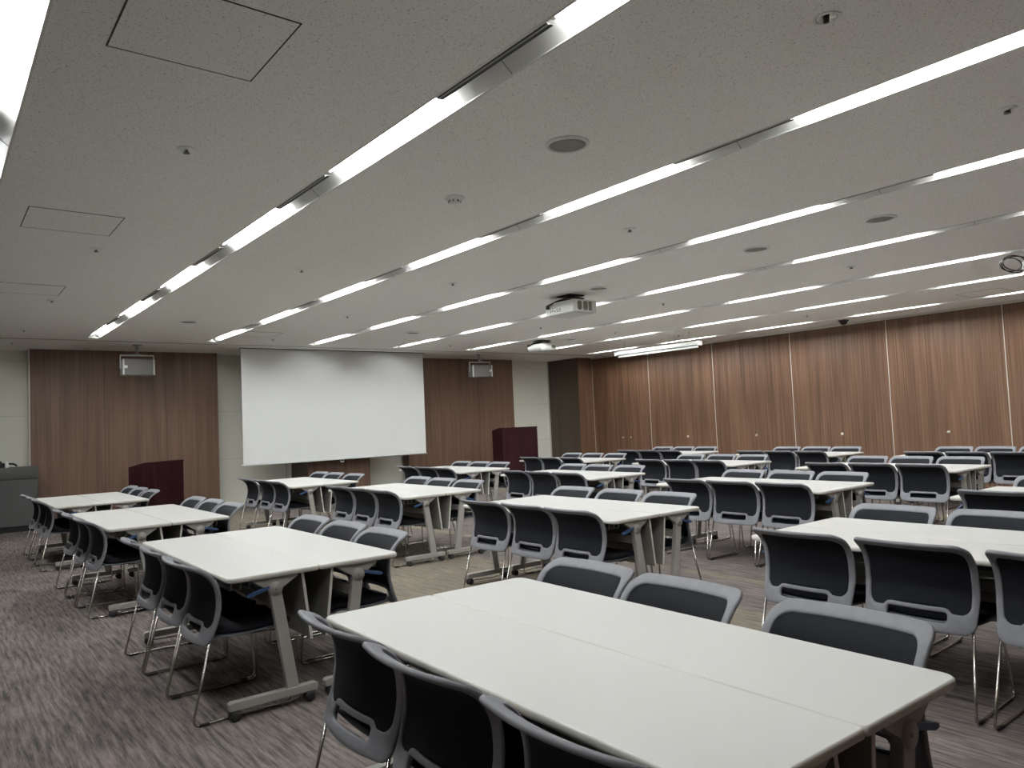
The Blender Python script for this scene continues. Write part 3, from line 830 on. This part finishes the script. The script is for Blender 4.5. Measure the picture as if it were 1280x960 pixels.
# ------------------------------------------------------------------ projectors
def projector(loc, rz, label, sx=0.50, sy=0.40, sh=0.15, rnd=0.012, z0=-0.235, vents=True):
    r = thing('ceiling_projector', loc, rz, label, 'projector', 'white projectors on the ceiling')
    m = M['white']
    z1 = z0 + sh
    body = MB().box(m, (-sx / 2, -sy / 2, z0), (sx / 2, sy / 2, z1), rnd, 3).build('body', r)
    MB().box(M['white_metal'], (-sx / 2 + 0.03, -sy / 2 + 0.03, z0 - 0.006), (sx / 2 - 0.03, sy / 2 - 0.03, z0 + 0.002)).build('underside_cover', body)
    MB().box(M['black'], (-0.14, -0.10, z1 + 0.03), (0.14, 0.10, z1 + 0.045), 0.003).box(M['black'], (-0.035, -0.035, z1 + 0.04), (0.035, 0.035, 0.0)).box(M['black'], (-0.12, -0.12, -0.012), (0.12, 0.12, 0.0), 0.003).build('ceiling_mount', r)
    for x in (-0.12, 0.12):
        MB().box(M['tgrey'], (x - 0.01, -0.08, z1 - 0.002), (x + 0.01, 0.08, z1 + 0.034)).build('mount_bracket', r)
    # -x face: exhaust vents ; +y face: sockets ; +x face: lens
    if vents:
        for y0, y1, rr_ in ((0.055, 0.125, 0.02), (-0.045, 0.03, 0.02), (-0.11, -0.06, 0.004)):
            v = MB()
            n = 6
            for i in range(n):
                yy = y0 + (y1 - y0) * (i + 0.5) / n
                sh_ = 0.012 if i in (0, n - 1) and rr_ > 0.01 else 0.0
                v.box(M['grille'], (-sx / 2 - 0.003, yy - 0.0045, z0 + 0.024 + sh_), (-sx / 2 + 0.002, yy + 0.0045, z1 - 0.016 - sh_))
            v.build('vent', r)
        s = MB()
        for x, z, wx, wz in ((-0.02, 0.06, 0.03, 0.012), (0.03, 0.06, 0.03, 0.012), (-0.02, 0.038, 0.022, 0.012), (0.02, 0.038, 0.035, 0.012), (0.07, 0.042, 0.02, 0.02), (0.11, 0.05, 0.018, 0.018), (0.15, 0.045, 0.015, 0.02)):
            s.box(M['grille'], (x - wx / 2, sy / 2 - 0.002, z0 + z - wz / 2), (x + wx / 2, sy / 2 + 0.003, z0 + z + wz / 2))
        s.build('socket_panel', r)
    else:
        MB().box(M['grille'], (-sx / 2 - 0.002, -0.15, z0 + 0.03), (-sx / 2 + 0.002, -0.06, z1 - 0.03)).build('vent', r)
    MB().lathe(M['black'], [(0.045, 0), (0.045, 0.02), (0.035, 0.022)], 20, (sx / 2, 0.06, z0 + sh * .5), 'x').build('lens', r)
    MB().tube(M['black'], fillet([(0.0, 0.05, -0.02), (0.0, 0.06, -0.035), (sx * 0.12, sy / 2 - 0.02, z1 + 0.012), (sx * 0.36, sy / 2 + 0.02, z1 - 0.03), (sx * 0.38, sy / 2 + 0.004, z0 + 0.10)], 0.03), 0.012, 8).box(M['black'], (sx * 0.34, sy / 2, z0 + 0.08), (sx * 0.42, sy / 2 + 0.03, z0 + 0.125), 0.006).build('cable', r)
    return r
projector((6.87 * K, -6.42 * K, H), 0.0, 'boxy white projector with three vents hung at mid ceiling, nearest whole one')
projector((10.95 * K, -9.42 * K, H), 0.0, 'smaller white projector hung far off, near the cream wall corner', 0.42, 0.40, 0.12, 0.045, -0.19, False)
p3 = projector((2.54 * K, -9.40 * K, H), 0.0, 'white projector cut off by the right edge of the photo, with looped black cables', 0.50, 0.40, 0.15, 0.012, -0.235)
lp = MB()
for k, (rx, rz_) in enumerate(((0.16, 0.075), (0.14, 0.09), (0.12, 0.07))):
    pts = []
    for i in range(17):
        a = 2 * math.pi * i / 16
        pts.append((0.25 + 0.03 * k + rx * 0.5 * math.cos(a), 0.32 + rx * math.cos(a), -0.12 + rz_ * math.sin(a)))
    lp.tube(M['black'], pts[:-1], 0.006, 6, closed=True)
lp.build('coiled_cable', p3)

# ------------------------------------------------------------------ small things on the ceiling
def copies(make, spots, labels, name, cat, group):
    root = None
    for (x, y), lab in zip(spots, labels):
        if root is None:
            root = thing(name, (x * K, y * K, H), 0, lab, cat, group); make(root)
        else: dup(root, (x * K, y * K, H), 0, lab)
def mk_speaker(r):
    MB().lathe(M['white'], [(0.124, 0), (0.124, -0.006), (0.116, -0.013), (0.106, -0.013), (0.102, -0.004), (0.102, 0)], 36).build('rim', r)
    MB().lathe(M['grille'], [(0.100, -0.001), (0.100, -0.005), (0.05, -0.007), (0.002, -0.007)], 36).build('grille', r)
copies(mk_speaker, [(3.045, -2.88), (2.897, -6.276), (4.097, -6.295), (10.706, -6.389), (10.641, -2.831), (6.304, -6.356), (10.579, -9.812)],
       ['round ceiling speaker closest to the camera, between second and third light troughs', 'round ceiling speaker at right, above the table lines, fourth and fifth troughs', 'round ceiling speaker left of and beyond the right-hand one, fourth trough gap',
        'far round ceiling speaker above the right part of the projection screen', 'far round ceiling speaker near the left hanging loudspeaker', 'round ceiling speaker just beyond the boxy white projector', 'far round ceiling speaker beside the smaller projector'],
       'ceiling_speaker', 'speaker', 'round speakers in the ceiling')
def mk_sprinkler(r):
    MB().lathe(M['white'], [(0.048, 0), (0.048, -0.004), (0.043, -0.008), (0.030, -0.006), (0.016, -0.010)], 20).build('escutcheon', r)
    h_ = MB().lathe(M['grille'], [(0.010, -0.008), (0.010, -0.014), (0.005, -0.016), (0.005, -0.021), (0.017, -0.022), (0.017, -0.025), (0.002, -0.026)], 14)
    for s in (-1, 1): h_.box(M['grille'], (s * 0.012 - 0.002, -0.003, -0.023), (s * 0.012 + 0.002, 0.003, -0.010))
    h_.build('spray_head', r)
SPR = [(4.209, -1.126), (4.183, -4.619), (1.405, -4.586), (6.802, -4.593), (4.085, -8.09), (6.764, -8.074), (6.822, -1.104), (6.854, -2.872), (12.122, -1.071), (13.7, -1.054), (12.071, -8.038), (9.422, -9.874), (9.359, -11.573), (9.508, -1.102), (9.381, -8.063), (6.603, -11.501), (12.191, -4.571), (9.409, -4.58)]
SPL = ['ceiling sprinkler between the two nearest ceiling hatches at left', 'ceiling sprinkler beside the third trough, left of the middle', 'ceiling sprinkler at the upper right edge of the photo', 'small sprinkler in mid ceiling, left of the boxy projector', 'sprinkler in the right ceiling, beyond the right-hand round speaker',
       'sprinkler right of the boxy projector, between fifth and sixth troughs', 'sprinkler just beyond the second hatch at left', 'small sprinkler between second and third troughs, over the third line', 'far left sprinkler near the ceiling seam, before it', 'far left sprinkler beyond the ceiling seam, near the cream wall',
       'far sprinkler left of the right hanging loudspeaker', 'far sprinkler over the fifth line, left of the rolled screen', 'far sprinkler above the rolled-up screen', 'sprinkler just beyond the third hatch at left', 'far sprinkler directly above the smaller projector', 'sprinkler above the dark dome camera', 'far sprinkler on the ceiling just before the projection screen', 'far sprinkler between third and fourth troughs, before the screen']
copies(mk_sprinkler, SPR, SPL, 'fire_sprinkler', 'sprinkler', 'sprinkler heads in the ceiling')
sd = thing('smoke_detector', (4.204 * K, -2.881 * K, H), 0, 'round cream smoke detector between second and third light troughs', 'smoke detector')
MB().lathe(M['white'], [(0.070, 0), (0.070, -0.008), (0.062, -0.014), (0.044, -0.018), (0.038, -0.036), (0.026, -0.042), (0.002, -0.042)], 28).build('base', sd)
v = MB()
for k in range(8):
    a = 2 * math.pi * k / 8
    v.box(M['black'], (0.036 * math.cos(a) - 0.006, 0.036 * math.sin(a) - 0.006, -0.034), (0.036 * math.cos(a) + 0.006, 0.036 * math.sin(a) + 0.006, -0.022))
v.build('sensor_slot', sd)
el = thing('emergency_downlight', (1.472 * K, -2.858 * K, H), 0, 'small round unlit emergency lamp at the top right of the ceiling', 'ceiling light')
MB().lathe(M['white'], [(0.052, 0), (0.052, -0.004), (0.044, -0.006), (0.040, 0.0)], 28).build('rim', el)
MB().lathe(M['chrome'], [(0.040, -0.001), (0.036, -0.004), (0.030, -0.002), (0.002, -0.002)], 24).build('reflector', el)
MB().lathe(M['black'], [(0.012, -0.002), (0.012, -0.014), (0.003, -0.018)], 14, (0.008, -0.006, 0)).build('bulb', el)
dc = thing('dome_camera', (6.70 * K, -12.86 * K, H), 0, 'black security dome camera on the ceiling by the partition', 'camera')
MB().lathe(M['black'], [(0.085, 0), (0.085, -0.016), (0.078, -0.024), (0.06, -0.026)], 28).build('base', dc)
MB().lathe(mat('smoked_dome', (0.01, 0.01, 0.011), 0.08), [(0.062, -0.022), (0.060, -0.045), (0.048, -0.068), (0.028, -0.082), (0.003, -0.086)], 24).build('dome', dc)
def mk_hatch(r):
    a = 0.283 * K
    MB().box(M['ceiling'], (-a, -a, -0.0015), (a, a, 0.0)).build('panel', r)
    f = MB(); w_ = 0.003
    for s in (-1, 1):
        f.box(M['slot'], (s * (a + w_) - w_, -a - 2 * w_, -0.0022), (s * (a + w_) + w_, a + 2 * w_, 0.0)).box(M['slot'], (-a, s * (a + w_) - w_, -0.0022), (a, s * (a + w_) + w_, 0.0))
    f.build('frame', r)
copies(mk_hatch, [(2.951, -0.858), (6.053, -0.830), (8.905, -0.835), (11.65, -4.15), (4.12, -11.98)],
       ['square ceiling hatch closest to the camera, upper left', 'square ceiling hatch second from camera, at the left', 'square ceiling hatch third from camera, far left edge', 'far square ceiling hatch in front of the projection screen', 'square ceiling hatch at right, near the wood partition'],
       'ceiling_hatch', 'hatch', 'access hatches in the ceiling')

# ------------------------------------------------------------------ overall size, light, view
for o in list(COL.objects):
    if o.parent is None and o.type in {'MESH', 'EMPTY'}:
        o.location = o.location * S
        o.scale = (S, S, S)

wd = bpy.data.worlds.new('world'); SC.world = wd; wd.use_nodes = True
bg = wd.node_tree.nodes['Background']
bg.inputs['Color'].default_value = (0.98, 1.0, 0.97, 1); bg.inputs['Strength'].default_value = 0.0

SC.view_settings.view_transform = 'Standard'
SC.view_settings.look = 'None'
SC.view_settings.gamma = 1.0
SC.view_settings.use_curve_mapping = False
SC.view_settings.exposure = 0.38
SC.cycles.use_denoising = True
SC.cycles.max_bounces = 8
SC.cycles.diffuse_bounces = 5
SC.cycles.sample_clamp_indirect = 6.0
